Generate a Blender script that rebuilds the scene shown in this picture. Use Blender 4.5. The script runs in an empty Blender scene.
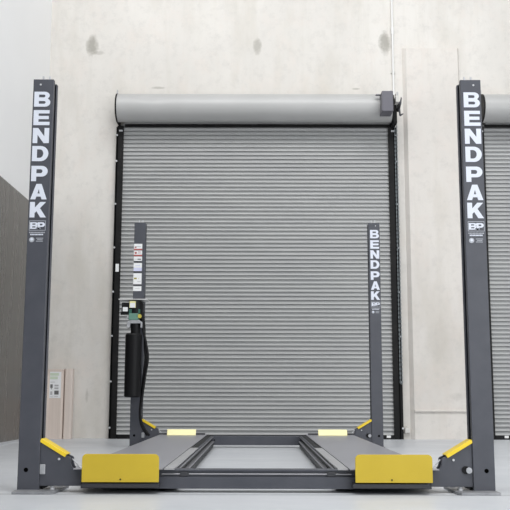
import bpy, bmesh, math, random
from mathutils import Vector, Matrix
random.seed(7)
S = bpy.context.scene
COL = S.collection

# ------------------------------------------------------------------ camera
cam_d = bpy.data.cameras.new('camera')
cam_d.sensor_width = 36.0
cam_d.lens = 36.0 * 910.89 / 510.0
cam_d.clip_end = 200
cam = bpy.data.objects.new('camera', cam_d)
COL.objects.link(cam)
CAM_LOC = Vector((0.004, -5.3156, 0.5425))
yaw, pitch, roll = -0.0025, 0.154, 0.0023
cam.matrix_world = (Matrix.Translation(CAM_LOC) @ Matrix.Rotation(-yaw, 4, 'Z')
                    @ Matrix.Rotation(math.pi / 2 + pitch, 4, 'X') @ Matrix.Rotation(roll, 4, 'Z'))
S.camera = cam

# ------------------------------------------------------------------ world, lamps, exposure
w = bpy.data.worlds.new('world')
S.world = w
w.use_nodes = True
bg = w.node_tree.nodes['Background']
bg.inputs['Color'].default_value = (0.95, 0.98, 1.0, 1)
bg.inputs['Strength'].default_value = 0.42


def area(name, loc, target, sx, sy, watts, col=(1, 1, 1)):
    d = bpy.data.lights.new(name, 'AREA')
    d.shape = 'RECTANGLE'
    d.size, d.size_y, d.energy, d.color = sx, sy, watts, col
    o = bpy.data.objects.new(name, d)
    COL.objects.link(o)
    o.location = loc
    v = Vector(target) - Vector(loc)
    o.rotation_euler = v.to_track_quat('-Z', 'Y').to_euler()
    return o


area('high_bay_lamps', (0.0, -4.2, 13.0), (0.0, 0.0, 0), 16, 5.0, 1680)
area('flap_fill', (0.0, 4.2, 10.0), (0.0, 4.2, 0), 8, 1.2, 70)  # added fill above the rear flaps to brighten them, not a known fitting
area('wall_fill', (7.5, -9.5, 3.6), (-2.2, 6.0, 1.6), 12, 5.0, 640, (0.97, 0.985, 1.0))  # unseen fill added behind the camera to lift left wall and fronts
vs = S.view_settings
vs.view_transform = 'Standard'
vs.look = 'None'
vs.gamma = 1
vs.use_curve_mapping = False
vs.exposure = 0.03


# ------------------------------------------------------------------ materials
def mat(name, col, rough=0.5, metal=0.0, spec=0.5, coat=0.0):
    m = bpy.data.materials.new(name)
    m.use_nodes = True
    b = m.node_tree.nodes['Principled BSDF']
    b.inputs['Base Color'].default_value = (*col, 1)
    b.inputs['Roughness'].default_value = rough
    b.inputs['Metallic'].default_value = metal
    b.inputs['Specular IOR Level'].default_value = spec
    b.inputs['Coat Weight'].default_value = coat
    return m


def N(m, t, **kw):
    n = m.node_tree.nodes.new(t)
    for k, v in kw.items():
        if hasattr(n, k) and not k[0].isupper():
            setattr(n, k, v)
        else:
            n.inputs[k].default_value = v
    return n


def L(m, a, b):
    m.node_tree.links.new(a, b)


def noisy(name, c1, c2, scale=(1, 1, 1), nscale=5.0, rough=0.5, detail=4.0, spec=0.5, lo=0.35, hi=0.65, bump=0.0,
          metal=0.0, rough2=None):
    """two-tone noise material in object space"""
    m = mat(name, c1, rough, metal, spec)
    b = m.node_tree.nodes['Principled BSDF']
    tc = N(m, 'ShaderNodeTexCoord')
    mp = N(m, 'ShaderNodeMapping')
    mp.inputs['Scale'].default_value = scale
    L(m, tc.outputs['Object'], mp.inputs['Vector'])
    nz = N(m, 'ShaderNodeTexNoise', Scale=nscale, Detail=detail)
    L(m, mp.outputs['Vector'], nz.inputs['Vector'])
    cr = N(m, 'ShaderNodeValToRGB')
    cr.color_ramp.elements[0].position = lo
    cr.color_ramp.elements[1].position = hi
    cr.color_ramp.elements[0].color = (*c1, 1)
    cr.color_ramp.elements[1].color = (*c2, 1)
    L(m, nz.outputs['Fac'], cr.inputs['Fac'])
    L(m, cr.outputs['Color'], b.inputs['Base Color'])
    if rough2 is not None:
        mr = N(m, 'ShaderNodeMapRange')
        mr.inputs['To Min'].default_value = rough
        mr.inputs['To Max'].default_value = rough2
        L(m, nz.outputs['Fac'], mr.inputs['Value'])
        L(m, mr.outputs['Result'], b.inputs['Roughness'])
    if bump:
        bp = N(m, 'ShaderNodeBump', Strength=bump, Distance=0.01)
        L(m, nz.outputs['Fac'], bp.inputs['Height'])
        L(m, bp.outputs['Normal'], b.inputs['Normal'])
    return m


def concrete(name, base, stains):
    """pale mottled tilt-up concrete; stains = (x, z, rx, rz, strength) marks of their own shape"""
    m = mat(name, base, 0.85, 0, 0.25)
    b = m.node_tree.nodes['Principled BSDF']
    tc = N(m, 'ShaderNodeTexCoord')

    def noise(scale, nscale, detail, rough=0.55):
        mp = N(m, 'ShaderNodeMapping')
        mp.inputs['Scale'].default_value = scale
        L(m, tc.outputs['Object'], mp.inputs['Vector'])
        n = N(m, 'ShaderNodeTexNoise', Scale=nscale, Detail=detail, Roughness=rough)
        L(m, mp.outputs['Vector'], n.inputs['Vector'])
        return n.outputs['Fac']

    def mixc(fac, a, bcol, f0, f1, amt):
        mr = N(m, 'ShaderNodeMapRange')
        mr.inputs['From Min'].default_value = f0
        mr.inputs['From Max'].default_value = f1
        mr.inputs['To Max'].default_value = amt
        L(m, fac, mr.inputs['Value'])
        mx = N(m, 'ShaderNodeMix', data_type='RGBA')
        L(m, mr.outputs['Result'], mx.inputs[0])
        if isinstance(a, tuple):
            mx.inputs[6].default_value = (*a, 1)
        else:
            L(m, a, mx.inputs[6])
        mx.inputs[7].default_value = (*bcol, 1)
        return mx.outputs[2]
    c = mixc(noise((1, 1, 0.7), 1.1, 5, 0.6), base, tuple(x * 1.09 for x in base), 0.4, 0.65, 1.0)
    c = mixc(noise((1, 1, 0.35), 2.3, 4), c, (base[0] * 0.9, base[1] * 0.885, base[2] * 0.85), 0.5, 0.72, 0.75)
    c = mixc(noise((4, 4, 0.4), 1.5, 5, 0.65), c, (base[0] * 0.91, base[1] * 0.90, base[2] * 0.87), 0.52, 0.75, 0.55)
    c = mixc(noise((1, 1, 0.8), 3.1, 6, 0.7), c, (base[0] * 1.06, base[1] * 1.01, base[2] * 0.99), 0.5, 0.7, 0.5)
    c = mixc(noise((1, 1, 1), 9.0, 6, 0.7), c, tuple(x * 0.84 for x in base), 0.5, 0.8, 0.7)
    sep = N(m, 'ShaderNodeSeparateXYZ')
    L(m, tc.outputs['Object'], sep.inputs[0])
    wob = noise((1, 1, 1), 14.0, 4, 0.65)
    for (sx, sz, rx, rz, st) in stains:
        def term(axis, cc, r):
            a = N(m, 'ShaderNodeMath', operation='SUBTRACT')
            L(m, sep.outputs[axis], a.inputs[0])
            a.inputs[1].default_value = cc
            d = N(m, 'ShaderNodeMath', operation='DIVIDE')
            L(m, a.outputs[0], d.inputs[0])
            d.inputs[1].default_value = r
            p = N(m, 'ShaderNodeMath', operation='MULTIPLY')
            L(m, d.outputs[0], p.inputs[0])
            L(m, d.outputs[0], p.inputs[1])
            return p.outputs[0]
        ad = N(m, 'ShaderNodeMath', operation='ADD')
        L(m, term('X', sx, rx), ad.inputs[0])
        L(m, term('Z', sz, rz), ad.inputs[1])
        ws = N(m, 'ShaderNodeMath', operation='MULTIPLY_ADD')
        L(m, wob, ws.inputs[0])
        ws.inputs[1].default_value = 1.8
        L(m, ad.outputs[0], ws.inputs[2])
        # ws ~ r^2 + 0.9; dark where small
        mr = N(m, 'ShaderNodeMapRange')
        mr.inputs['From Min'].default_value = 1.15
        mr.inputs['From Max'].default_value = 2.1
        mr.inputs['To Min'].default_value = st
        mr.inputs['To Max'].default_value = 0.0
        L(m, ws.outputs[0], mr.inputs['Value'])
        mx = N(m, 'ShaderNodeMix', data_type='RGBA')
        L(m, mr.outputs['Result'], mx.inputs[0])
        L(m, c, mx.inputs[6])
        mx.inputs[7].default_value = (0.30, 0.285, 0.25, 1)
        c = mx.outputs[2]
    L(m, c, b.inputs['Base Color'])
    bp = N(m, 'ShaderNodeBump', Strength=0.12, Distance=0.01)
    L(m, wob, bp.inputs['Height'])
    L(m, bp.outputs['Normal'], b.inputs['Normal'])
    return m


WALL_Y = 6.70
M = {}
M['wall'] = concrete('pale_concrete', (0.665, 0.642, 0.606), [
    (-2.285, 5.335, 0.085, 0.15, 0.75), (-2.20, 5.23, 0.10, 0.03, 0.35), (0.0, 5.335, 0.06, 0.13, 0.55),
    (1.765, 5.38, 0.085, 0.17, 0.75), (-2.215, 0.55, 0.022, 0.09, 0.35), (-1.36, 4.73, 0.09, 0.02, 0.5),
    (1.35, 4.72, 0.06, 0.015, 0.5)])
M['wall_infill'] = concrete('warm_concrete', (0.665, 0.634, 0.596), [(2.45, 1.25, 0.25, 0.3, 0.12), (2.6, 0.55, 0.12, 0.05, 0.15)])
M['white_wall'] = noisy('white_wall_paint', (0.90, 0.90, 0.90), (0.885, 0.885, 0.885), nscale=1.2, rough=0.6)
M['floor'] = None
M['panel'] = noisy('brown_grey_laminate', (0.090, 0.084, 0.078), (0.0945, 0.088, 0.0815), scale=(1, 3, 0.25), nscale=2.5,
                   rough=0.22, spec=0.5, rough2=0.34)
M['paint'] = noisy('charcoal_blue_paint', (0.062, 0.066, 0.081), (0.073, 0.077, 0.093), nscale=9.0, rough=0.42, spec=0.45)
M['paint_dark'] = mat('dark_charcoal_paint', (0.035, 0.036, 0.042), 0.5)
M['deck'] = noisy('grey_runway_steel', (0.27, 0.27, 0.295), (0.31, 0.31, 0.335), nscale=6, rough=0.28, spec=0.55, rough2=0.40)
M['strip'] = noisy('pale_grey_steel', (0.40, 0.40, 0.41), (0.44, 0.44, 0.45), scale=(1, 0.2, 1), nscale=20, rough=0.38, metal=0.2)
M['rail_steel'] = mat('rail_steel', (0.33, 0.33, 0.35), 0.4, 0.3)
M['yellow'] = noisy('safety_yellow_paint', (0.59, 0.43, 0.030), (0.56, 0.405, 0.027), nscale=7, rough=0.38, spec=0.45)
M['yellow_bright'] = mat('yellow_guard_paint', (0.90, 0.64, 0.025), 0.35, coat=0.1)
M['yellow_glare'] = mat('glare_paled_yellow_paint', (0.93, 0.85, 0.40), 0.28, spec=0.6, coat=1.0)  # yellow lightened to carry the blown-out glare on the rear flaps
M['galv'] = noisy('galvanised_plate', (0.36, 0.37, 0.39), (0.46, 0.47, 0.49), nscale=25, rough=0.45, metal=0.35)
M['chain'] = mat('dull_chain_steel', (0.16, 0.18, 0.19), 0.5, 0.4)
M['foot'] = noisy('worn_grey_foot_plate', (0.24, 0.245, 0.26), (0.34, 0.345, 0.36), nscale=14, rough=0.4, metal=0.3)
M['steel'] = mat('bright_steel', (0.62, 0.63, 0.65), 0.3, 0.7)
M['zinc'] = mat('zinc_bolt', (0.55, 0.56, 0.58), 0.45, 0.15)
M['black'] = mat('satin_black', (0.007, 0.007, 0.008), 0.45, spec=0.2)
M['void'] = mat('dark_opening', (0.002, 0.002, 0.002), 1.0, spec=0.0)
M['black_rail'] = noisy('black_guide_paint', (0.007, 0.007, 0.0075), (0.012, 0.0115, 0.0115), nscale=6, rough=0.55, spec=0.2)
M['rubber'] = mat('black_rubber', (0.008, 0.008, 0.009), 0.45, spec=0.25)
M['letter'] = mat('white_vinyl', (0.70, 0.735, 0.82), 0.5)
M['letter_dim'] = mat('grey_white_vinyl', (0.42, 0.44, 0.48), 0.5)
M['curtain'] = noisy('grey_slat_paint', (0.41, 0.415, 0.415), (0.44, 0.445, 0.44), scale=(0.4, 1, 3), nscale=3, rough=0.42, spec=0.4)
M['roll'] = noisy('pale_grey_cover_paint', (0.40, 0.40, 0.395), (0.425, 0.425, 0.42), nscale=2, rough=0.42, spec=0.9)
M['motor_grey'] = mat('grey_drive_cover', (0.13, 0.127, 0.150), 0.45)
M['white'] = mat('white_plastic', (0.80, 0.80, 0.79), 0.45)
M['offwhite'] = mat('white_enamel', (0.62, 0.61, 0.58), 0.5)
M['paper'] = mat('white_label_paper', (0.82, 0.83, 0.84), 0.6)
M['paper_lilac'] = mat('lilac_label_print', (0.62, 0.64, 0.84), 0.6)
M['print_red'] = mat('red_label_print', (0.42, 0.10, 0.09), 0.6)
M['print_dark'] = mat('dark_label_print', (0.05, 0.05, 0.06), 0.6)
M['print_mid'] = mat('charcoal_label_print', (0.14, 0.14, 0.14), 0.6)
M['print_grey'] = mat('grey_label_print', (0.45, 0.45, 0.46), 0.6)
M['print_yellow'] = mat('yellow_label_print', (0.55, 0.47, 0.08), 0.6)
M['print_green'] = mat('green_label_print', (0.60, 0.68, 0.54), 0.6)
M['label_yellow'] = mat('pale_yellow_label', (0.78, 0.74, 0.38), 0.6)
M['green'] = mat('green_valve_body', (0.03, 0.12, 0.09), 0.4)
M['green_light'] = mat('green_valve_front', (0.13, 0.27, 0.21), 0.45)
M['card'] = noisy('pinkish_cardboard', (0.66, 0.565, 0.50), (0.71, 0.615, 0.55), scale=(14, 14, 0.4), nscale=3, rough=0.75)
M['card_pale'] = noisy('pale_cardboard', (0.68, 0.60, 0.545), (0.73, 0.64, 0.58), scale=(14, 14, 0.4), nscale=3, rough=0.75)
M['board'] = mat('white_board', (0.86, 0.85, 0.84), 0.5)


def make_floor_mat():
    m = mat('sealed_concrete_floor', (0.58, 0.595, 0.615), 0.34, 0, 0.4)
    b = m.node_tree.nodes['Principled BSDF']
    tc = N(m, 'ShaderNodeTexCoord')
    mp = N(m, 'ShaderNodeMapping')
    mp.inputs['Scale'].default_value = (0.5, 1, 1)
    L(m, tc.outputs['Object'], mp.inputs['Vector'])
    n1 = N(m, 'ShaderNodeTexNoise', Scale=1.6, Detail=6.0, Roughness=0.6)
    L(m, mp.outputs['Vector'], n1.inputs['Vector'])
    cr = N(m, 'ShaderNodeValToRGB')
    cr.color_ramp.elements[0].position = 0.35
    cr.color_ramp.elements[1].position = 0.68
    cr.color_ramp.elements[0].color = (0.56, 0.58, 0.61, 1)
    cr.color_ramp.elements[1].color = (0.64, 0.657, 0.685, 1)
    L(m, n1.outputs['Fac'], cr.inputs['Fac'])
    # darker line across the floor in front of the lift
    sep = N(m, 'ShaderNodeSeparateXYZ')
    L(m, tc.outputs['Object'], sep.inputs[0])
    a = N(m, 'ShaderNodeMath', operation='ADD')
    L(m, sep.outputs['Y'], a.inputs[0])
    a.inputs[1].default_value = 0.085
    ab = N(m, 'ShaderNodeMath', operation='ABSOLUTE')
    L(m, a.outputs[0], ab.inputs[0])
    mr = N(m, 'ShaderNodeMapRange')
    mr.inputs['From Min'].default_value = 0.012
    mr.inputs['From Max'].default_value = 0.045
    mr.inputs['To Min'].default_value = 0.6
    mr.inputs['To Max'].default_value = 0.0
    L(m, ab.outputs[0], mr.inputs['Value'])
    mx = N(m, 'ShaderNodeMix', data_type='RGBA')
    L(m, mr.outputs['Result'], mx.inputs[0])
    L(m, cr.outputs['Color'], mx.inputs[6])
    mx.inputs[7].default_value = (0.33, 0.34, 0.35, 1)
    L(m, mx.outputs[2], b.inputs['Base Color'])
    n2 = N(m, 'ShaderNodeTexNoise', Scale=5.0, Detail=4.0)
    L(m, tc.outputs['Object'], n2.inputs['Vector'])
    m2 = N(m, 'ShaderNodeMapRange')
    m2.inputs['To Min'].default_value = 0.26
    m2.inputs['To Max'].default_value = 0.46
    L(m, n2.outputs['Fac'], m2.inputs['Value'])
    L(m, m2.outputs['Result'], b.inputs['Roughness'])
    return m


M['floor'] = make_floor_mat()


# ------------------------------------------------------------------ mesh helpers
class MB:
    def __init__(self):
        self.bm = bmesh.new()
        self.mats = []

    def mi(self, m):
        if m not in self.mats:
            self.mats.append(m)
        return self.mats.index(m)

    def faces(self, vs, fs, m, smooth=False):
        k = self.mi(m)
        bv = [self.bm.verts.new(v) for v in vs]
        for f in fs:
            try:
                fc = self.bm.faces.new([bv[i] for i in f])
                fc.material_index = k
                fc.smooth = smooth
            except ValueError:
                pass
        return bv

    def box(self, x0, x1, y0, y1, z0, z1, m, rot=None, about=None):
        vs = [Vector((x, y, z)) for x in (x0, x1) for y in (y0, y1) for z in (z0, z1)]
        if rot is not None:
            c = Vector(about) if about else Vector(((x0 + x1) / 2, (y0 + y1) / 2, (z0 + z1) / 2))
            vs = [rot @ (v - c) + c for v in vs]
        self.faces(vs, [(0, 1, 3, 2), (4, 6, 7, 5), (0, 4, 5, 1), (2, 3, 7, 6), (0, 2, 6, 4), (1, 5, 7, 3)], m)
        return self

    def cyl(self, p0, p1, r, m, seg=20, r1=None, cap=True):
        p0, p1 = Vector(p0), Vector(p1)
        r1 = r if r1 is None else r1
        q = (p1 - p0).to_track_quat('Z', 'Y')
        vs = []
        for p, rr in ((p0, r), (p1, r1)):
            for i in range(seg):
                a = 2 * math.pi * i / seg
                vs.append(p + q @ Vector((rr * math.cos(a), rr * math.sin(a), 0)))
        self.faces(vs, [(i, (i + 1) % seg, seg + (i + 1) % seg, seg + i) for i in range(seg)], m, True)
        if cap:
            self.faces(vs[:seg], [tuple(range(seg))[::-1]], m)
            self.faces(vs[seg:], [tuple(range(seg))], m)
        return self

    def prism(self, poly, axis, a0, a1, m, smooth=False):
        """extrude a 2D polygon along an axis: X -> (y,z), Y -> (x,z), Z -> (x,y)"""
        def p3(p, a):
            return {'X': (a, p[0], p[1]), 'Y': (p[0], a, p[1]), 'Z': (p[0], p[1], a)}[axis]
        n = len(poly)
        vs = [p3(p, a0) for p in poly] + [p3(p, a1) for p in poly]
        fs = [(i, (i + 1) % n, n + (i + 1) % n, n + i) for i in range(n)]
        self.faces(vs, fs + [tuple(range(n))[::-1], tuple(range(n, 2 * n))], m, smooth)
        return self

    def tube(self, pts, r, m, seg=10, sub=6):
        P = [Vector(p) for p in pts]
        if len(P) > 2 and sub > 1:
            Q = []
            for i in range(len(P) - 1):
                p0, p1, p2, p3 = P[max(i - 1, 0)], P[i], P[i + 1], P[min(i + 2, len(P) - 1)]
                for k in range(sub):
                    t = k / sub
                    Q.append(0.5 * ((2 * p1) + (p2 - p0) * t + (2 * p0 - 5 * p1 + 4 * p2 - p3) * t * t
                                    + (3 * p1 - p0 - 3 * p2 + p3) * t ** 3))
            Q.append(P[-1])
            P = Q
        vs = []
        n = None
        for i, p in enumerate(P):
            d = (P[min(i + 1, len(P) - 1)] - P[max(i - 1, 0)]).normalized()
            if n is None:
                n = d.orthogonal().normalized()
            n = (n - d * n.dot(d)).normalized()
            b = d.cross(n)
            for k in range(seg):
                a = 2 * math.pi * k / seg
                vs.append(p + r * (math.cos(a) * n + math.sin(a) * b))
        fs = []
        for i in range(len(P) - 1):
            for k in range(seg):
                fs.append((i * seg + k, i * seg + (k + 1) % seg, (i + 1) * seg + (k + 1) % seg, (i + 1) * seg + k))
        fs.append(tuple(range(seg))[::-1])
        fs.append(tuple(range((len(P) - 1) * seg, len(P) * seg)))
        self.faces(vs, fs, m, True)
        return self

    def flat(self, loops, y, m, thick=0.0015):
        """2D outline (outer + holes) in x,z filled at y, with a little thickness towards -y"""
        k = self.mi(m)
        es = []
        for lp in loops:
            vv = [self.bm.verts.new((p[0], y - thick, p[1])) for p in lp]
            for i in range(len(vv)):
                es.append(self.bm.edges.new((vv[i], vv[(i + 1) % len(vv)])))
        res = bmesh.ops.triangle_fill(self.bm, use_beauty=True, use_dissolve=False, edges=es)
        for g in res['geom']:
            if isinstance(g, bmesh.types.BMFace):
                g.material_index = k
                g.normal_update()
                if g.normal.y > 0:
                    g.normal_flip()
        for lp in loops:
            n = len(lp)
            vs_ = [(p[0], y - thick, p[1]) for p in lp] + [(p[0], y, p[1]) for p in lp]
            self.faces(vs_, [(i, (i + 1) % n, n + (i + 1) % n, n + i) for i in range(n)], m)
        return self

    def build(self, name, parent=None, bevel=0.0, label=None, recalc=True):
        if recalc:
            bmesh.ops.recalc_face_normals(self.bm, faces=self.bm.faces[:])
        me = bpy.data.meshes.new(name)
        self.bm.to_mesh(me)
        self.bm.free()
        for m in self.mats:
            me.materials.append(m)
        o = bpy.data.objects.new(name, me)
        COL.objects.link(o)
        if parent is not None:
            o.parent = parent
            if parent.type == 'EMPTY':
                o.matrix_parent_inverse = Matrix.Translation(-parent.location)
        if bevel:
            b = o.modifiers.new('bevel', 'BEVEL')
            b.width = bevel
            b.segments = 2
            b.limit_method = 'ANGLE'
            b.angle_limit = math.radians(40)
        if label:
            o['label'] = label
        return o


def empty(name, loc):
    o = bpy.data.objects.new(name, None)
    COL.objects.link(o)
    o.location = loc
    o.empty_display_size = 0.2
    return o


def tag(o, label, cat, group=None):
    o['label'] = label
    o['category'] = cat
    if group:
        o['group'] = group
    return o


def structure(o, label=None, cat=None):
    o['kind'] = 'structure'
    if label:
        o['label'] = label
        o['category'] = cat
    return o


def rrect(x0, x1, z0, z1, r, n=6, corners=(1, 1, 1, 1)):
    """rounded rectangle, corners = bl, br, tr, tl"""
    out = []
    for k, (cx, cz, a0) in enumerate(((x0 + r, z0 + r, 180), (x1 - r, z0 + r, 270), (x1 - r, z1 - r, 0), (x0 + r, z1 - r, 90))):
        if corners[k]:
            for i in range(n + 1):
                a = math.radians(a0 + 90 * i / n)
                out.append((cx + r * math.cos(a), cz + r * math.sin(a)))
        else:
            out.append(((x0, z0), (x1, z0), (x1, z1), (x0, z1))[k])
    return out


# ------------------------------------------------------------------ the setting
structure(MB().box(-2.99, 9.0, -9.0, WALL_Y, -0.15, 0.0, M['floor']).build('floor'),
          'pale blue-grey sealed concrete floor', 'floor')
structure(MB().box(-2.99, 9.0, WALL_Y, WALL_Y + 0.2, -0.15, 8.0, M['wall']).build('wall_back'),
          'pale stained concrete wall behind the roller doors', 'wall')
structure(MB().box(-3.05, -2.865, -9.0, WALL_Y, -0.15, 8.0, M['white_wall']).build('wall_left'),
          'white painted side wall on the left', 'wall')

# shallow raised infill panel between the two doors
b = MB()
px0, px1, pz, py = 1.995, 2.775, 5.305, 6.645
ch = 0.022
vs_ = [(px0, WALL_Y, 0), (px1, WALL_Y, 0), (px1, WALL_Y, pz), (px0, WALL_Y, pz),
       (px0 + 0.05, py, 0), (px1 - ch, py, 0), (px1 - ch, py, pz - ch), (px0 + 0.05, py, pz - ch)]
b.faces(vs_, [(4, 5, 6, 7), (0, 4, 7, 3), (1, 2, 6, 5), (3, 7, 6, 2)], M['wall_infill'])
structure(b.build('trim_1'), 'raised flat concrete panel between the two roller doors', 'wall panel')
structure(MB().box(2.045, 2.752, 6.62, 6.648, 0.352, 0.374, M['wall_infill']).build('trim_2', bevel=0.003),
          'thin pale horizontal strip low on the raised concrete panel', 'trim')


# ------------------------------------------------------------------ roller doors
def roll_cover(x0, x1, cy, cz, r, dents):
    b = MB()
    nx, na = 90, 40
    vs, fs = [], []
    for i in range(nx + 1):
        x = x0 + (x1 - x0) * i / nx
        for k in range(na):
            a = 2 * math.pi * k / na
            rr = r
            for (dx, da, sx, sa, dep) in dents:
                dd = (a - da + math.pi) % (2 * math.pi) - math.pi
                rr -= dep * math.exp(-((x - dx) / sx) ** 2 - (dd / sa) ** 2)
            vs.append((x, cy + rr * math.cos(a), cz + rr * math.sin(a)))
    for i in range(nx):
        for k in range(na):
            fs.append((i * na + k, i * na + (k + 1) % na, (i + 1) * na + (k + 1) % na, (i + 1) * na + k))
    b.faces(vs, fs, M['roll'], True)
    return b


def roller_door(name, ox, motor):
    root = empty(name, (ox, 6.6, 0))
    # curtain: concave interlocking slats
    pitch, z0, z1 = 0.0545, 0.055, 4.15
    prof = []
    k = 0
    z = z0
    while z < z1:
        d = 0.0165 if k % 2 else 0.0145
        for j in range(7):                       # concave face of one slat rib
            t = j / 6
            prof.append((6.640 - d * (2 * t - 1) ** 2, z + t * pitch * 0.83))
        prof.append((6.648, z + pitch * 0.85))    # narrow interlocking groove above it
        prof.append((6.648, z + pitch * 0.98))
        z += pitch
        k += 1
    prof += [(6.648, z), (6.66, z), (6.66, z0)]
    MB().prism(prof, 'X', ox - 1.82, ox + 1.82, M['curtain']).build('curtain', root)
    # black bottom bar with rubber seal
    bb = MB().box(ox - 1.80, ox + 1.80, 6.615, 6.655, 0.012, 0.055, M['black'])
    bb = bb.build('bottom_bar', root, bevel=0.003)
    MB().box(ox - 1.80, ox + 1.80, 6.62, 6.65, 0.0, 0.012, M['rubber']).build('seal', bb)
    for x in ((1.70,) if motor else (-1.66, 1.70)):
        MB().box(ox + x - 0.028, ox + x + 0.024, 6.60, 6.615, 0.02, 0.05, M['white']).build('lock_tab', bb, label='small white tab')
    # guide rails
    for s in (-1, 1):
        xo, xi = (ox - 1.913, ox - 1.807) if s < 0 else (ox + 1.898, ox + 1.770)
        a, c = min(xo, xi), max(xo, xi)
        g = MB()
        g.box(a, c, 6.655, WALL_Y, 0.0, 4.16, M['black_rail'])
        inner = (c - 0.085, c) if s < 0 else (a, a + 0.085)
        g.box(inner[0], inner[1], 6.605, 6.63, 0.0, 4.16, M['black_rail'])
        mid = (inner[0], inner[0] + 0.012) if s < 0 else (inner[1] - 0.012, inner[1])
        g.box(mid[0], mid[1], 6.605, 6.66, 0.0, 4.16, M['black_rail'])
        rail = g.build('guide_rail', root)
        bx = ox + (-1.893 if s < 0 else 1.882)
        for zz in (0.14, 0.73, 1.32, 1.90, 2.49, 3.08, 3.67, 4.03):
            MB().cyl((bx, 6.606, zz), (bx, 6.594, zz), 0.013, M['zinc'], 8).build('bolt', rail, label='bright bolt head')
        for dx in (0.025, 0.05):
            xb = bx - s * (dx + 0.012)
            MB().cyl((xb, 6.606, 4.09), (xb, 6.594, 4.09), 0.013, M['zinc'], 8).build('bolt', rail, label='bright bolt head')
        if motor and s < 0:
            MB().box(ox - 1.868, ox - 1.825, 6.600, 6.6045, 2.165, 2.27, M['paper']).build('sticker', rail, label='small white sticker')
    # rolled cover with end plates
    cy, cz, r = 6.44, 4.356, 0.188
    dents = [(-1.45, math.radians(150), 0.10, 0.22, 0.010), (-1.35, math.radians(165), 0.16, 0.12, 0.006)] if motor else []
    MB_ = roll_cover(ox - 1.862, ox + 1.79, cy, cz, r, dents)
    cover = MB_.build('roll_cover', root)
    for s in (-1, 1):
        xe = ox + (-1.872 if s < 0 else 1.80)
        e = MB()
        e.cyl((xe - 0.01, cy, cz), (xe + 0.01, cy, cz), r + 0.004, M['black_rail'], 36)
        e.box(xe - 0.01, xe + 0.01, cy, WALL_Y, cz - 0.19, cz + 0.16, M['black_rail'])
        e.cyl((xe - 0.02, cy, cz), (xe - 0.01, cy, cz), 0.03, M['steel'], 16)
        e.box(xe - 0.012, xe + 0.003, cy - 0.02, cy + 0.01, cz + r, cz + r + 0.06, M['print_grey'])
        e.build('end_plate', root)
    MB().box(ox - 1.79, ox + 1.79, 6.60, 6.66, 4.15, 4.185, M['black_rail']).box(ox - 1.79, ox + 1.79, 6.575, 6.66, 4.185, 4.225, M['roll']).build('header_bar', root)
    if motor:
        mo = MB().box(1.622, 1.768, 6.08, 6.32, 4.205, 4.480, M['motor_grey'])
        mo = mo.build('drive_unit', root, bevel=0.008, label='grey boxed door drive')
        MB().box(1.56, 1.64, 6.20, 6.24, 4.462, 4.474, M['motor_grey']).build('mounting_arm', mo)
        gb = MB()
        gb.box(1.815, 1.858, 6.17, 6.30, 4.36, 4.45, M['offwhite'])
        gb.cyl((1.838, 6.18, 4.475), (1.838, 6.24, 4.475), 0.022, M['offwhite'], 14)
        gb.box(1.83, 1.845, 6.175, 6.19, 4.45, 4.50, M['print_grey'])
        gb.build('bracket', mo, bevel=0.004, label='white drive bracket')
        wh = MB()
        wh.cyl((1.862, 6.40, 4.36), (1.90, 6.40, 4.36), 0.062, M['black'], 24)
        wh.cyl((1.856, 6.40, 4.36), (1.906, 6.40, 4.36), 0.03, M['zinc'], 16)
        wh.prism([(1.868, 4.40), (1.90, 4.43), (1.915, 4.49), (1.925, 4.47), (1.918, 4.40), (1.90, 4.33), (1.905, 4.25),
                  (1.94, 4.262), (1.94, 4.252), (1.905, 4.225), (1.885, 4.24), (1.88, 4.33)], 'Y', 6.35, 6.37, M['print_dark'])
        wh.box(1.815, 1.86, 6.38, 6.60, 4.14, 4.40, M['black_rail'])
        wh.build('chain_wheel', mo)
        # hand chain hanging beside the right guide rail
        c = MB()
        for (xx, zt) in ((1.858, 4.36), (1.884, 4.36)):
            zz = zt
            i = 0
            while zz > 0.74:
                if i % 2:
                    c.box(xx - 0.007, xx + 0.007, 6.583, 6.587, zz - 0.034, zz, M['chain'])
                else:
                    c.box(xx - 0.0025, xx + 0.0025, 6.578, 6.592, zz - 0.034, zz, M['chain'])
                zz -= 0.028
                i += 1
        c.tube([(1.858, 6.585, 0.75), (1.861, 6.585, 0.718), (1.871, 6.585, 0.705), (1.881, 6.585, 0.718), (1.884, 6.585, 0.75)],
               0.006, M['chain'], 8)
        c.build('hand_chain', root, label='thin pale steel hand chain')
    return root


structure(roller_door('door_1', 0.0, True), 'wide closed grey slatted roller door behind the lift', 'roller door')
structure(roller_door('door_2', 4.873, False), 'grey slatted roller door partly hidden behind the right front column', 'roller door')


# ------------------------------------------------------------------ lettering
def arc(cx, cz, rx, rz, a0, a1, n=10):
    return [(cx + rx * math.cos(math.radians(a0 + (a1 - a0) * i / n)), cz + rz * math.sin(math.radians(a0 + (a1 - a0) * i / n)))
            for i in range(n + 1)]


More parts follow.
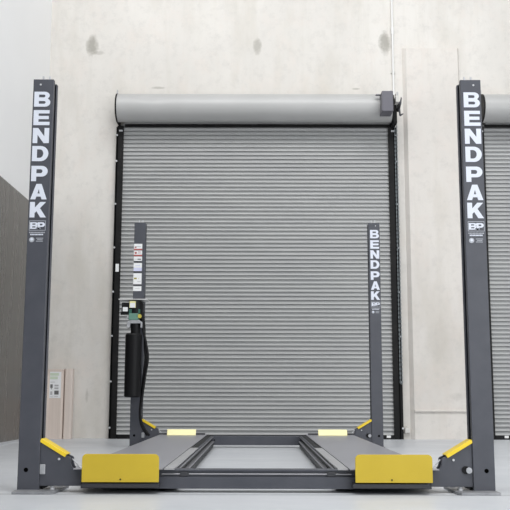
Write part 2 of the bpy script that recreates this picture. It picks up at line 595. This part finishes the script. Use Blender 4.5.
GLYPH = {
    'B': [[(0, 0), (.66, 0)] + arc(.68, .285, .32, .285, -85, 58) + arc(.64, .75, .31, .25, -48, 85) + [(.62, 1), (0, 1)],
          [(.29, .19)] + arc(.62, .285, .09, .095, -90, 90, 6) + [(.29, .38)],
          [(.29, .62)] + arc(.60, .715, .085, .095, -90, 90, 6) + [(.29, .81)]],
    'E': [[(0, 0), (1, 0), (1, .22), (.31, .22), (.31, .40), (.94, .40), (.94, .61), (.31, .61), (.31, .78), (.98, .78), (.98, 1), (0, 1)]],
    'N': [[(0, 0), (.29, 0), (.29, .55), (.68, 0), (1, 0), (1, 1), (.71, 1), (.71, .45), (.32, 1), (0, 1)]],
    'D': [[(0, 0), (.5, 0)] + arc(.52, .5, .48, .5, -88, 88, 16) + [(.5, 1), (0, 1)],
          [(.30, .22), (.46, .22)] + arc(.46, .5, .23, .28, -80, 80, 12) + [(.46, .78), (.30, .78)]],
    'P': [[(0, 0), (.31, 0), (.31, .30), (.62, .30)] + arc(.64, .65, .36, .35, -86, 86, 14) + [(.62, 1), (0, 1)],
          [(.31, .52), (.56, .52)] + arc(.56, .65, .12, .13, -80, 80, 8) + [(.56, .78), (.31, .78)]],
    'A': [[(0, 0), (.31, 0), (.37, .18), (.63, .18), (.69, 0), (1, 0), (.66, 1), (.34, 1)],
          [(.43, .38), (.57, .38), (.50, .67)]],
    'K': [[(0, 0), (.30, 0), (.30, .28), (.41, .40), (.65, 0), (1, 0), (.62, .60), (.97, 1), (.61, 1), (.30, .63), (.30, 1), (0, 1)]],
}


def glyph(b, ch, x0, z0, ww, hh, y, m, slant=0.0):
    b.flat([[(x0 + (p[0] + slant * p[1]) * ww, z0 + p[1] * hh) for p in lp] for lp in GLYPH[ch]], y, m)


TOPS = [2.369, 2.253, 2.141, 2.029, 1.906, 1.795, 1.685]


# ------------------------------------------------------------------ the lift
LEN, HW, PW, PD, PH = 4.6246, 1.36, 0.124, 0.122, 2.449
lift = empty('four_post_lift', (0, 2.38, 0))
tag(lift, 'charcoal four-post vehicle lift with yellow stops standing before the roller door', 'car lift')


def column(s, y0, kind):
    """s = -1 left, 1 right; channel open towards the middle; kind: lettered or decals"""
    xo, xi = s * HW, s * (HW - PW)
    t = 0.007
    y1 = y0 + PD

    def X(d):                      # distance from the outer face towards the middle
        return xo - s * d
    poly = [(X(0), y0), (X(PW), y0), (X(PW), y0 + 0.034), (X(PW - t), y0 + 0.034), (X(PW - t), y0 + t), (X(t), y0 + t),
            (X(t), y1 - t), (X(PW - t), y1 - t), (X(PW - t), y1 - 0.034), (X(PW), y1 - 0.034), (X(PW), y1), (X(0), y1)]
    c = MB().prism(poly, 'Z', 0.012, PH, M['paint']).build('column', lift, bevel=0.003)
    # galvanised foot with anchors
    fx0, fx1 = s * (HW + 0.002), s * (HW - 0.236)
    foot = MB().prism([(fx0, y0 - 0.105), (fx1 + s * 0.02, y0 - 0.105), (fx1, y0 - 0.07), (fx1, y0 + 0.30), (fx0, y0 + 0.30)],
                      'Z', 0.0, 0.016, M['foot'])
    foot.build('base_plate', c, bevel=0.002, label='pale galvanised foot plate')
    for (dx, dy) in ((0.195, 0.03), (0.195, 0.24), (0.02, 0.24)):
        a = MB().cyl((X(dx), y0 + dy, 0.012), (X(dx), y0 + dy, 0.026), 0.017, M['zinc'], 6)
        a.cyl((X(dx), y0 + dy, 0.026), (X(dx), y0 + dy, 0.042), 0.009, M['zinc'], 10)
        a.build('anchor_bolt', c, label='bright anchor bolt')
    # top cap and adjuster studs
    cap = MB().box(min(X(0.008), X(PW - 0.008)), max(X(0.008), X(PW - 0.008)), y0 + 0.008, y1 - 0.008, PH - 0.012, PH - 0.002, M['paint'])
    cap.build('top_plate', c)
    for dx in (0.045, 0.085):
        st = MB().cyl((X(dx), y0 + 0.06, PH - 0.002), (X(dx), y0 + 0.06, PH + 0.038), 0.006, M['steel'], 8)
        st.cyl((X(dx), y0 + 0.06, PH - 0.002), (X(dx), y0 + 0.06, PH + 0.010), 0.012, M['zinc'], 6)
        st.build('cable_stud', c, label='threaded steel stud')
    MB().cyl((X(0.048), y0 + 0.004, 0.126), (X(0.048), y0 - 0.0012, 0.126), 0.0125, M['void'], 16).build('hole', c, label='round black hole')
    if kind == 'lettered':
        MB().cyl((X(0.045), y0 + 0.004, PH - 0.035), (X(0.045), y0 - 0.003, PH - 0.035), 0.006, M['zinc'], 8).build('rivet', c)
        cx = s * 1.302
        xl = cx - 0.049
        b = MB()
        for ch_, zt in zip('BENDPAK', TOPS):
            glyph(b, ch_, xl, zt - 0.094, 0.098, 0.094, y0, M['letter'])
        b.build('lettering', c, recalc=False, label='white stacked capital letters')
        # logo plate: thin frame and two joined letters
        lg = MB()
        fx, fz, fw, fh = cx - 0.049, 1.512, 0.098, 0.060
        lg.flat([[(fx, fz), (fx + fw, fz), (fx + fw, fz + fh), (fx, fz + fh)],
                 [(fx + .003, fz + .003), (fx + fw - .003, fz + .003), (fx + fw - .003, fz + fh - .003), (fx + .003, fz + fh - .003)]],
                y0, M['letter_dim'])
        glyph(lg, 'B', cx - 0.044, fz + 0.010, 0.048, 0.040, y0, M['letter'])
        glyph(lg, 'P', cx + 0.001, fz + 0.010, 0.044, 0.040, y0, M['letter'])
        lg.box(cx - 0.006, cx + 0.018, y0 - 0.0015, y0, fz + 0.010, fz + 0.018, M['letter'])
        lg.build('logo', c, recalc=False, label='white framed two-letter logo')
        sm = MB()
        for k in range(11):                       # lines of lettering too small to read
            x = cx - 0.047 + k * 0.0086
            sm.box(x, x + 0.0062, y0 - 0.0012, y0, 1.497, 1.504, M['letter_dim'])
        for k in range(9):
            x = cx - 0.040 + k * 0.0086
            sm.box(x, x + 0.0068, y0 - 0.0012, y0, 1.484, 1.492, M['letter'])
        sm.cyl((cx - 0.030, y0, 1.457), (cx - 0.030, y0 - 0.0015, 1.457), 0.0155, M['letter_dim'], 20)
        sm.cyl((cx - 0.030, y0 - 0.001, 1.459), (cx - 0.030, y0 - 0.0022, 1.459), 0.008, M['letter'], 12)
        for (zz, a, e) in ((1.466, -0.004, 0.038), (1.457, 0.002, 0.034), (1.448, -0.004, 0.036)):
            sm.box(cx + a, cx + e, y0 - 0.0012, y0, zz - 0.002, zz + 0.002, M['letter_dim'])
        sm.build('small_decal', c, recalc=False, label='small round emblem and fine print')
    return c


def sticker(parent, x0, x1, z0, z1, y, head, lines):
    b = MB().box(x0, x1, y - 0.0012, y, z0, z1, M['paper'])
    if head:
        b.box(x0, x1, y - 0.002, y - 0.0012, z0, z0 + 0.016, head)
    for (m, a, e, f, g) in lines:            # fractions of width and height
        b.box(x0 + a * (x1 - x0), x0 + e * (x1 - x0), y - 0.002, y - 0.0012, z0 + f * (z1 - z0), z0 + g * (z1 - z0), m)
    b.build('warning_label', parent, recalc=True)


column(-1, 0.0, 'lettered')
column(1, 0.0, 'lettered')
rear_left = column(-1, LEN, 'decals')
column(1, LEN, 'lettered')
sx0, sx1 = -1.362 + 0.003, -1.268
P_ = M
for (z0, z1, hd, ln) in (
        (2.137, 2.208, P_['print_red'], [(P_['print_grey'], .15, .85, .5, .6), (P_['print_red'], .1, .3, .35, .55)]),
        (2.070, 2.133, P_['print_red'], [(P_['print_red'], .1, .35, .4, .75), (P_['print_grey'], .45, .9, .45, .55), (P_['print_red'], .5, .85, .7, .8)]),
        (2.001, 2.066, P_['print_dark'], [(P_['print_dark'], .45, .9, .45, .62), (P_['print_grey'], .1, .4, .5, .58)]),
        (1.887, 1.994, P_['print_dark'], [(P_['paper_lilac'], 0, 1, .16, .5), (P_['paper_lilac'], .2, .8, .7, .76)]),
        (1.742, 1.880, P_['print_dark'], [(P_['print_yellow'], .08, .42, .52, .64), (P_['print_dark'], .12, .38, .56, .61), (P_['print_grey'], .5, .9, .3, .34), (P_['print_yellow'], .6, .7, .55, .6)]),
        (1.683, 1.736, None, [(P_['print_grey'], .2, .8, .45, .52)])):
    sticker(rear_left, sx0, sx1, z0, z1, LEN, hd, ln)


def end_bracket(beam, s, y0):
    poly = [(1.2365, .036), (1.2365, .295), (1.082, .203), (1.068, .198), (1.060, .190), (1.060, .160), (1.052, .142), (1.034, .131),
            (0.99, .1305), (0.99, .036)]
    poly = [(s * p[0], p[1]) for p in poly]
    b = MB().prism(poly, 'Y', y0 + 0.012, y0 + 0.026, M['paint']).prism(poly, 'Y', y0 + 0.096, y0 + 0.110, M['paint'])
    b.box(min(s * 1.2365, s * 0.99), max(s * 1.2365, s * 0.99), y0 + 0.026, y0 + 0.096, 0.036, 0.05, M['paint'])
    br = b.build('end_bracket', beam, bevel=0.002)
    # yellow guard folded over the sloping edge
    p0, p1 = Vector((s * 1.236, 0.293)), Vector((s * 1.088, 0.206))
    d = (p1 - p0).normalized()
    n = Vector((-d.y, d.x))
    if n.y < 0:
        n = -n
    q = [p0 - n * 0.011, p1 - n * 0.011, p1 + n * 0.010, p0 + n * 0.010]
    g = MB().prism([tuple(v) for v in q], 'Y', y0 + 0.002, y0 + 0.010, M['yellow_bright'])
    q = [p0 + n * 0.003, p1 + n * 0.003, p1 + n * 0.010, p0 + n * 0.010]
    g.prism([tuple(v) for v in q], 'Y', y0 + 0.010, y0 + 0.112, M['yellow_bright'])
    g.build('guard', beam, bevel=0.002, label='bright yellow sloping guard')
    # fasteners and slide gear
    MB().cyl((s * 1.127, y0 + 0.012, 0.186), (s * 1.127, y0 + 0.004, 0.186), 0.007, M['zinc'], 8).build('screw', beam, label='bright screw head')
    if s < 0:
        MB().box(-1.2355, -1.203, y0 + 0.000, y0 + 0.012, 0.100, 0.157, M['galv']).build('slide_block', beam, bevel=0.005, label='pale slide block')
    else:
        k = MB().cyl((1.213, y0 + 0.012, 0.128), (1.213, y0 - 0.004, 0.128), 0.017, M['galv'], 18)
        k.cyl((1.196, y0 + 0.012, 0.130), (1.196, y0 + 0.005, 0.130), 0.022, M['black'], 18)
        k.build('slide_bolt', beam, label='round pale bolt head')
    MB().cyl((s * 1.214, y0 + 0.028, 0.04), (s * 1.214, y0 + 0.095, 0.04), 0.018, M['rubber'], 16).build('roller', beam, label='black guide roller')
    MB().tube([(s * 1.056, y0 + 0.03, 0.186), (s * 1.030, y0 + 0.03, 0.160), (s * 1.008, y0 + 0.03, 0.140), (s * 0.985, y0 + 0.03, 0.136)],
              0.0035, M['steel'], 6).build('release_cable', beam, label='thin steel cable')
    nut = MB().cyl((s * 1.022, y0 + 0.022, 0.141), (s * 1.022, y0 + 0.04, 0.141), 0.010, M['zinc'], 6)
    nut.build('nut', beam, label='bright nut')


def crossbeam(y0, front):
    b = MB()
    if front:
        b.box(-1.0, 1.0, y0 + 0.035, y0 + 0.125, 0.032, 0.128, M['paint'])
        b.box(-1.0, 1.0, y0 + 0.012, y0 + 0.035, 0.022, 0.088, M['paint'])
        b.box(-1.0, 1.0, y0 + 0.026, y0 + 0.036, 0.118, 0.128, M['paint'])
    else:
        b.box(-1.0, 1.0, y0 + 0.012, y0 + 0.125, 0.026, 0.122, M['paint'])
    bm_ = b.build('crossbeam', lift, bevel=0.002)
    for s in (-1, 1):
        end_bracket(bm_, s, y0)
    if front:
        r = MB().cyl((-0.54, y0 + 0.023, 0.103), (0.545, y0 + 0.023, 0.103), 0.0042, M['rail_steel'], 12)
        r.build('hinge_rod', bm_, label='bright steel hinge rod')
        for x in (-0.41, 0.43):
            MB().box(x - 0.025, x + 0.025, y0 + 0.014, y0 + 0.036, 0.090, 0.116, M['paint_dark']).build('rod_clamp', bm_, bevel=0.003)
    else:
        MB().cyl((-0.45, y0 + 0.013, 0.08), (-0.45, y0 + 0.006, 0.08), 0.008, M['black'], 8).build('bolt', bm_)
    return bm_


crossbeam(0.0, True)
crossbeam(LEN, False)


def runway(s):
    y0, y1 = -0.045, 4.80
    sh = 0.011 if s > 0 else 0.0
    xo, xs, xi = 1.035, 0.528, 0.467

    def bx(b, xa, xb, ya, yb, za, zb, m):
        b.box(min(s * xa, s * xb), max(s * xa, s * xb), ya, yb, za, zb, m)
    b = MB()
    bx(b, xs + 0.003, xo, y0, y1, 0.131, 0.137, M['deck'])
    bx(b, xo - 0.006, xo, y0 + 0.2, y1 - 0.05, 0.052, 0.131, M['paint'])
    bx(b, xo - 0.02, xs, 0.13, 4.62, 0.034, 0.131, M['black'])
    bx(b, xi, xs + 0.003, 2.12, 4.62, 0.118, 0.126, M['paint'])
    rw = b.build('runway', lift, bevel=0.0015)
    c = MB()
    bx(c, xi, xs - 0.003, 0.0, 2.12, 0.128, 0.136, M['strip'])
    c.build('cover_strip', rw, label='pale grey steel strip along the inner edge')
    # inner jack rail: stepped ledges below the deck
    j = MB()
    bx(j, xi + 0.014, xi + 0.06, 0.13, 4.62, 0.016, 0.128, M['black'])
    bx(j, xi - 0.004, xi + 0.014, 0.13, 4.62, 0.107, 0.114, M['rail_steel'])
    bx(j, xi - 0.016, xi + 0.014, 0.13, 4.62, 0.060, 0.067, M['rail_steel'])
    bx(j, xi - 0.008, xi + 0.014, 0.13, 4.62, 0.016, 0.060, M['black'])  # black band standing in for the shade at the floor
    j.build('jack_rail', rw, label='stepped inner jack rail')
    # front wheel stop: upright yellow plate with rounded top corners
    st = MB().prism(rrect(min(s * 0.545, s * 0.978) + sh, max(s * 0.545, s * 0.978) + sh, 0.066, 0.221, 0.026, 8, (0, 0, 1, 1)), 'Y', -0.086, -0.078, M['yellow'])
    bx(st, 0.56, 0.965, -0.078, -0.04, 0.118, 0.126, M['yellow'])
    st.build('wheel_stop', rw, bevel=0.002, label='upright yellow front wheel stop')
    sp = MB()
    bx(sp, 0.545, 0.978, -0.078, 0.012, 0.036, 0.058, M['paint_dark'])
    sp.build('stop_hinge', rw)
    MB().cyl((s * 0.76, -0.086, 0.082), (s * 0.76, -0.0895, 0.082), 0.0045, M['black'], 10).build('pin_hole', rw)
    # rear approach stop: yellow flap, glare paled into its colour, leaning back on a hinge pin
    fl = MB()
    rot = Matrix.Rotation(math.radians(-45), 3, 'X')
    fa, fb = (0.640, 0.945) if s < 0 else (0.652, 0.957)
    fl.box(min(s * fa, s * fb), max(s * fa, s * fb), 4.45, 4.458, 0.138, 0.222, M['yellow_glare'], rot, (0, 4.45, 0.138))
    fl.build('rear_flap', rw, bevel=0.002, label='glossy yellow rear flap, overhead glare paled into its colour')
    pn = MB().cyl((s * 0.545, 4.50, 0.150), (s * 1.03, 4.50, 0.150), 0.009, M['paint_dark'], 10)
    pn.build('hinge_pin', rw)
    return rw


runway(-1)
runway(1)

# power unit on the rear left column
Yp = 4.42
mb = MB().cyl((-1.300, Yp + 0.03, 1.36), (-1.300, Yp + 0.03, 1.548), 0.078, M['black'], 28)
mb.box(-1.27, -1.218, Yp - 0.02, Yp + 0.09, 1.36, 1.53, M['black'])
mb.box(-1.37, -1.24, Yp + 0.09, LEN - 0.001, 1.30, 1.54, M['black'])
pu = mb.build('power_unit', lift, bevel=0.004, label='black motor and pump unit on the rear left column')
MB().box(-1.478, -1.172, Yp - 0.05, LEN - 0.001, 1.562, 1.569, M['white']).build('rain_shelf', pu, bevel=0.002, label='thin white shelf over the motor')
k = MB().box(-1.445, -1.352, Yp - 0.03, Yp + 0.05, 1.405, 1.532, M['black'])
k.cyl((-1.455, Yp, 1.42), (-1.44, Yp, 1.42), 0.02, M['black'], 12)
k.build('capacitor_box', pu, bevel=0.006)
MB().box(-1.432, -1.378, Yp - 0.034, Yp - 0.030, 1.437, 1.482, M['paper']).build('switch_plate', pu, label='small white switch plate')
MB().box(-1.358, -1.292, Yp - 0.053, Yp - 0.0485, 1.474, 1.545, M['label_yellow']).box(-1.352, -1.298, Yp - 0.0545, Yp - 0.053, 1.476, 1.525, M['paper']).build(
    'rating_label', pu, label='pale yellow and white rating label')
v = MB().box(-1.365, -1.262, Yp - 0.05, Yp + 0.07, 1.345, 1.415, M['green_light'])
v.box(-1.365, -1.245, Yp - 0.04, Yp + 0.08, 1.415, 1.46, M['green'])
v.cyl((-1.25, Yp - 0.05, 1.385), (-1.25, Yp - 0.02, 1.385), 0.022, M['print_yellow'], 12)
v.cyl((-1.385, Yp - 0.01, 1.375), (-1.36, Yp - 0.01, 1.375), 0.018, M['zinc'], 12)
v.build('valve_block', pu, bevel=0.004, label='green hydraulic valve block')
h = MB()
h.prism([(-1.383, 1.262), (-1.383, 1.325), (-1.345, 1.345), (-1.255, 1.345), (-1.222, 1.322), (-1.222, 1.262), (-1.238, 1.262), (-1.238, 1.308), (-1.345, 1.308),
         (-1.352, 1.262)], 'Y', Yp - 0.045, Yp + 0.06, M['galv'])
h.build('bracket', pu, bevel=0.003, label='pale metal bracket')
t = MB().cyl((-1.295, Yp + 0.01, 1.19), (-1.295, Yp + 0.01, 1.315), 0.052, M['black'], 24)
t.cyl((-1.312, Yp, 0.545), (-1.312, Yp, 1.185), 0.0885, M['black'], 36)
t.cyl((-1.312, Yp, 1.185), (-1.312, Yp, 1.20), 0.0885, M['black'], 36, r1=0.078)
t.cyl((-1.312, Yp, 0.53), (-1.312, Yp, 0.545), 0.080, M['black'], 36, r1=0.0885)
t.build('reservoir', pu, label='long black cylindrical oil reservoir')
for pts, r in (([(-1.235, Yp + 0.03, 1.40), (-1.215, Yp + 0.02, 1.24), (-1.178, Yp, 1.09), (-1.158, Yp, 0.94), (-1.183, Yp + 0.02, 0.76),
                 (-1.212, Yp + 0.04, 0.55), (-1.232, Yp + 0.05, 0.36), (-1.206, Yp + 0.06, 0.24), (-1.135, Yp + 0.08, 0.13)], 0.0135),
               ([(-1.225, Yp + 0.05, 1.44), (-1.205, Yp + 0.05, 1.26), (-1.200, Yp + 0.04, 1.09), (-1.188, Yp + 0.04, 0.94), (-1.205, Yp + 0.05, 0.76),
                 (-1.226, Yp + 0.07, 0.55), (-1.240, Yp + 0.08, 0.36), (-1.224, Yp + 0.09, 0.24), (-1.16, Yp + 0.11, 0.13)], 0.0115)):
    MB().tube(pts, r, M['rubber'], 10).build('hose', pu, label='black rubber hose')

# ------------------------------------------------------------------ smaller things round the walls
pn = empty('wall_panel', (-2.85, 2.0, 0.02))
tag(pn, 'glossy dark grey-brown panelling on the lower part of the white left wall', 'wall panel')
MB().box(-2.865, -2.842, -7.0, WALL_Y - 0.01, 0.03, 2.95, M['panel']).build('panel_sheet', pn, bevel=0.002)
MB().box(-2.865, -2.836, -7.0, WALL_Y - 0.01, 0.0, 0.03, M['zinc']).build('base_strip', pn, label='pale metal strip at the floor')

cd = MB().cyl((1.868, 6.675, 4.62), (1.868, 6.675, 8.0), 0.0125, M['white'], 10)
cd = cd.build('conduit')
tag(cd, 'thin white vertical pipe on the wall above the right end of the roller cover', 'pipe')
MB().cyl((1.868, 6.675, 5.50), (1.868, 6.675, 5.60), 0.019, M['white'], 12).build('coupling', cd)
for z in (4.95, 6.2, 7.2):
    MB().box(1.838, 1.898, 6.682, WALL_Y, z - 0.012, z + 0.012, M['offwhite']).build('clip', cd)

jb = MB().box(1.915, 1.985, 6.655, WALL_Y, 0.075, 0.150, M['wall_infill']).build('junction_box', bevel=0.006)
tag(jb, 'small pale grey electrical box low on the wall right of the roller door', 'electrical box')
MB().box(1.922, 1.978, 6.650, 6.655, 0.083, 0.142, M['offwhite']).build('lid', jb, bevel=0.002)
MB().cyl((1.95, 6.68, 0.15), (1.95, 6.68, 0.17), 0.009, M['offwhite'], 10).build('cable_gland', jb)

# cartons leaning at the back wall, left
c1 = MB().prism(rrect(-2.715, -2.487, 6.50, 6.655, 0.03, 5), 'Z', 0.0, 0.885, M['card']).build('cardboard_carton')
tag(c1, 'tall pinkish cardboard carton with a white label against the back wall', 'carton')
lb = MB().box(-2.660, -2.514, 6.4975, 6.4995, 0.515, 0.85, M['paper'])
yl = 6.4960
for (x0, x1, z0, z1, m) in ((-2.675, -2.545, .80, .835, 'print_green'), (-2.675, -2.56, .755, .79, 'print_green'),
                            (-2.668, -2.632, .645, .69, 'print_mid'), (-2.661, -2.640, .625, .645, 'print_grey'),
                            (-2.605, -2.545, .665, .685, 'print_grey'), (-2.605, -2.545, .63, .65, 'print_grey'),
                            (-2.665, -2.635, .555, .60, 'print_grey'), (-2.605, -2.54, .56, .61, 'print_mid'),
                            (-2.670, -2.625, .528, .534, 'print_grey'), (-2.605, -2.55, .535, .541, 'print_grey'),
                            (-2.67, -2.60, .715, .722, 'print_grey')):
    lb.box(x0 * 0.86 - 0.356, x1 * 0.86 - 0.356, yl, 6.4975, z0, z1, M[m])
lb.build('label', c1, label='white paper label with printed symbols')
MB().box(-2.712, -2.490, 6.498, 6.656, 0.870, 0.888, M['card_pale']).build('end_flap', c1, bevel=0.004)
c2 = MB().prism(rrect(-2.478, -2.375, 6.53, 6.655, 0.02, 5), 'Z', 0.0, 0.89, M['card_pale']).build('cardboard_carton')
tag(c2, 'narrow plain pinkish carton standing right of the labelled carton', 'carton')
MB().box(-2.431, -2.427, 6.5285, 6.5305, 0.01, 0.885, M['card']).build('seam', c2)
bd = MB().box(-2.712, -2.686, 6.45, 6.492, 0.0, 0.80, M['board']).build('packing_strip', bevel=0.003)
tag(bd, 'narrow white upright strip at the left edge of the labelled carton', 'packing strip')
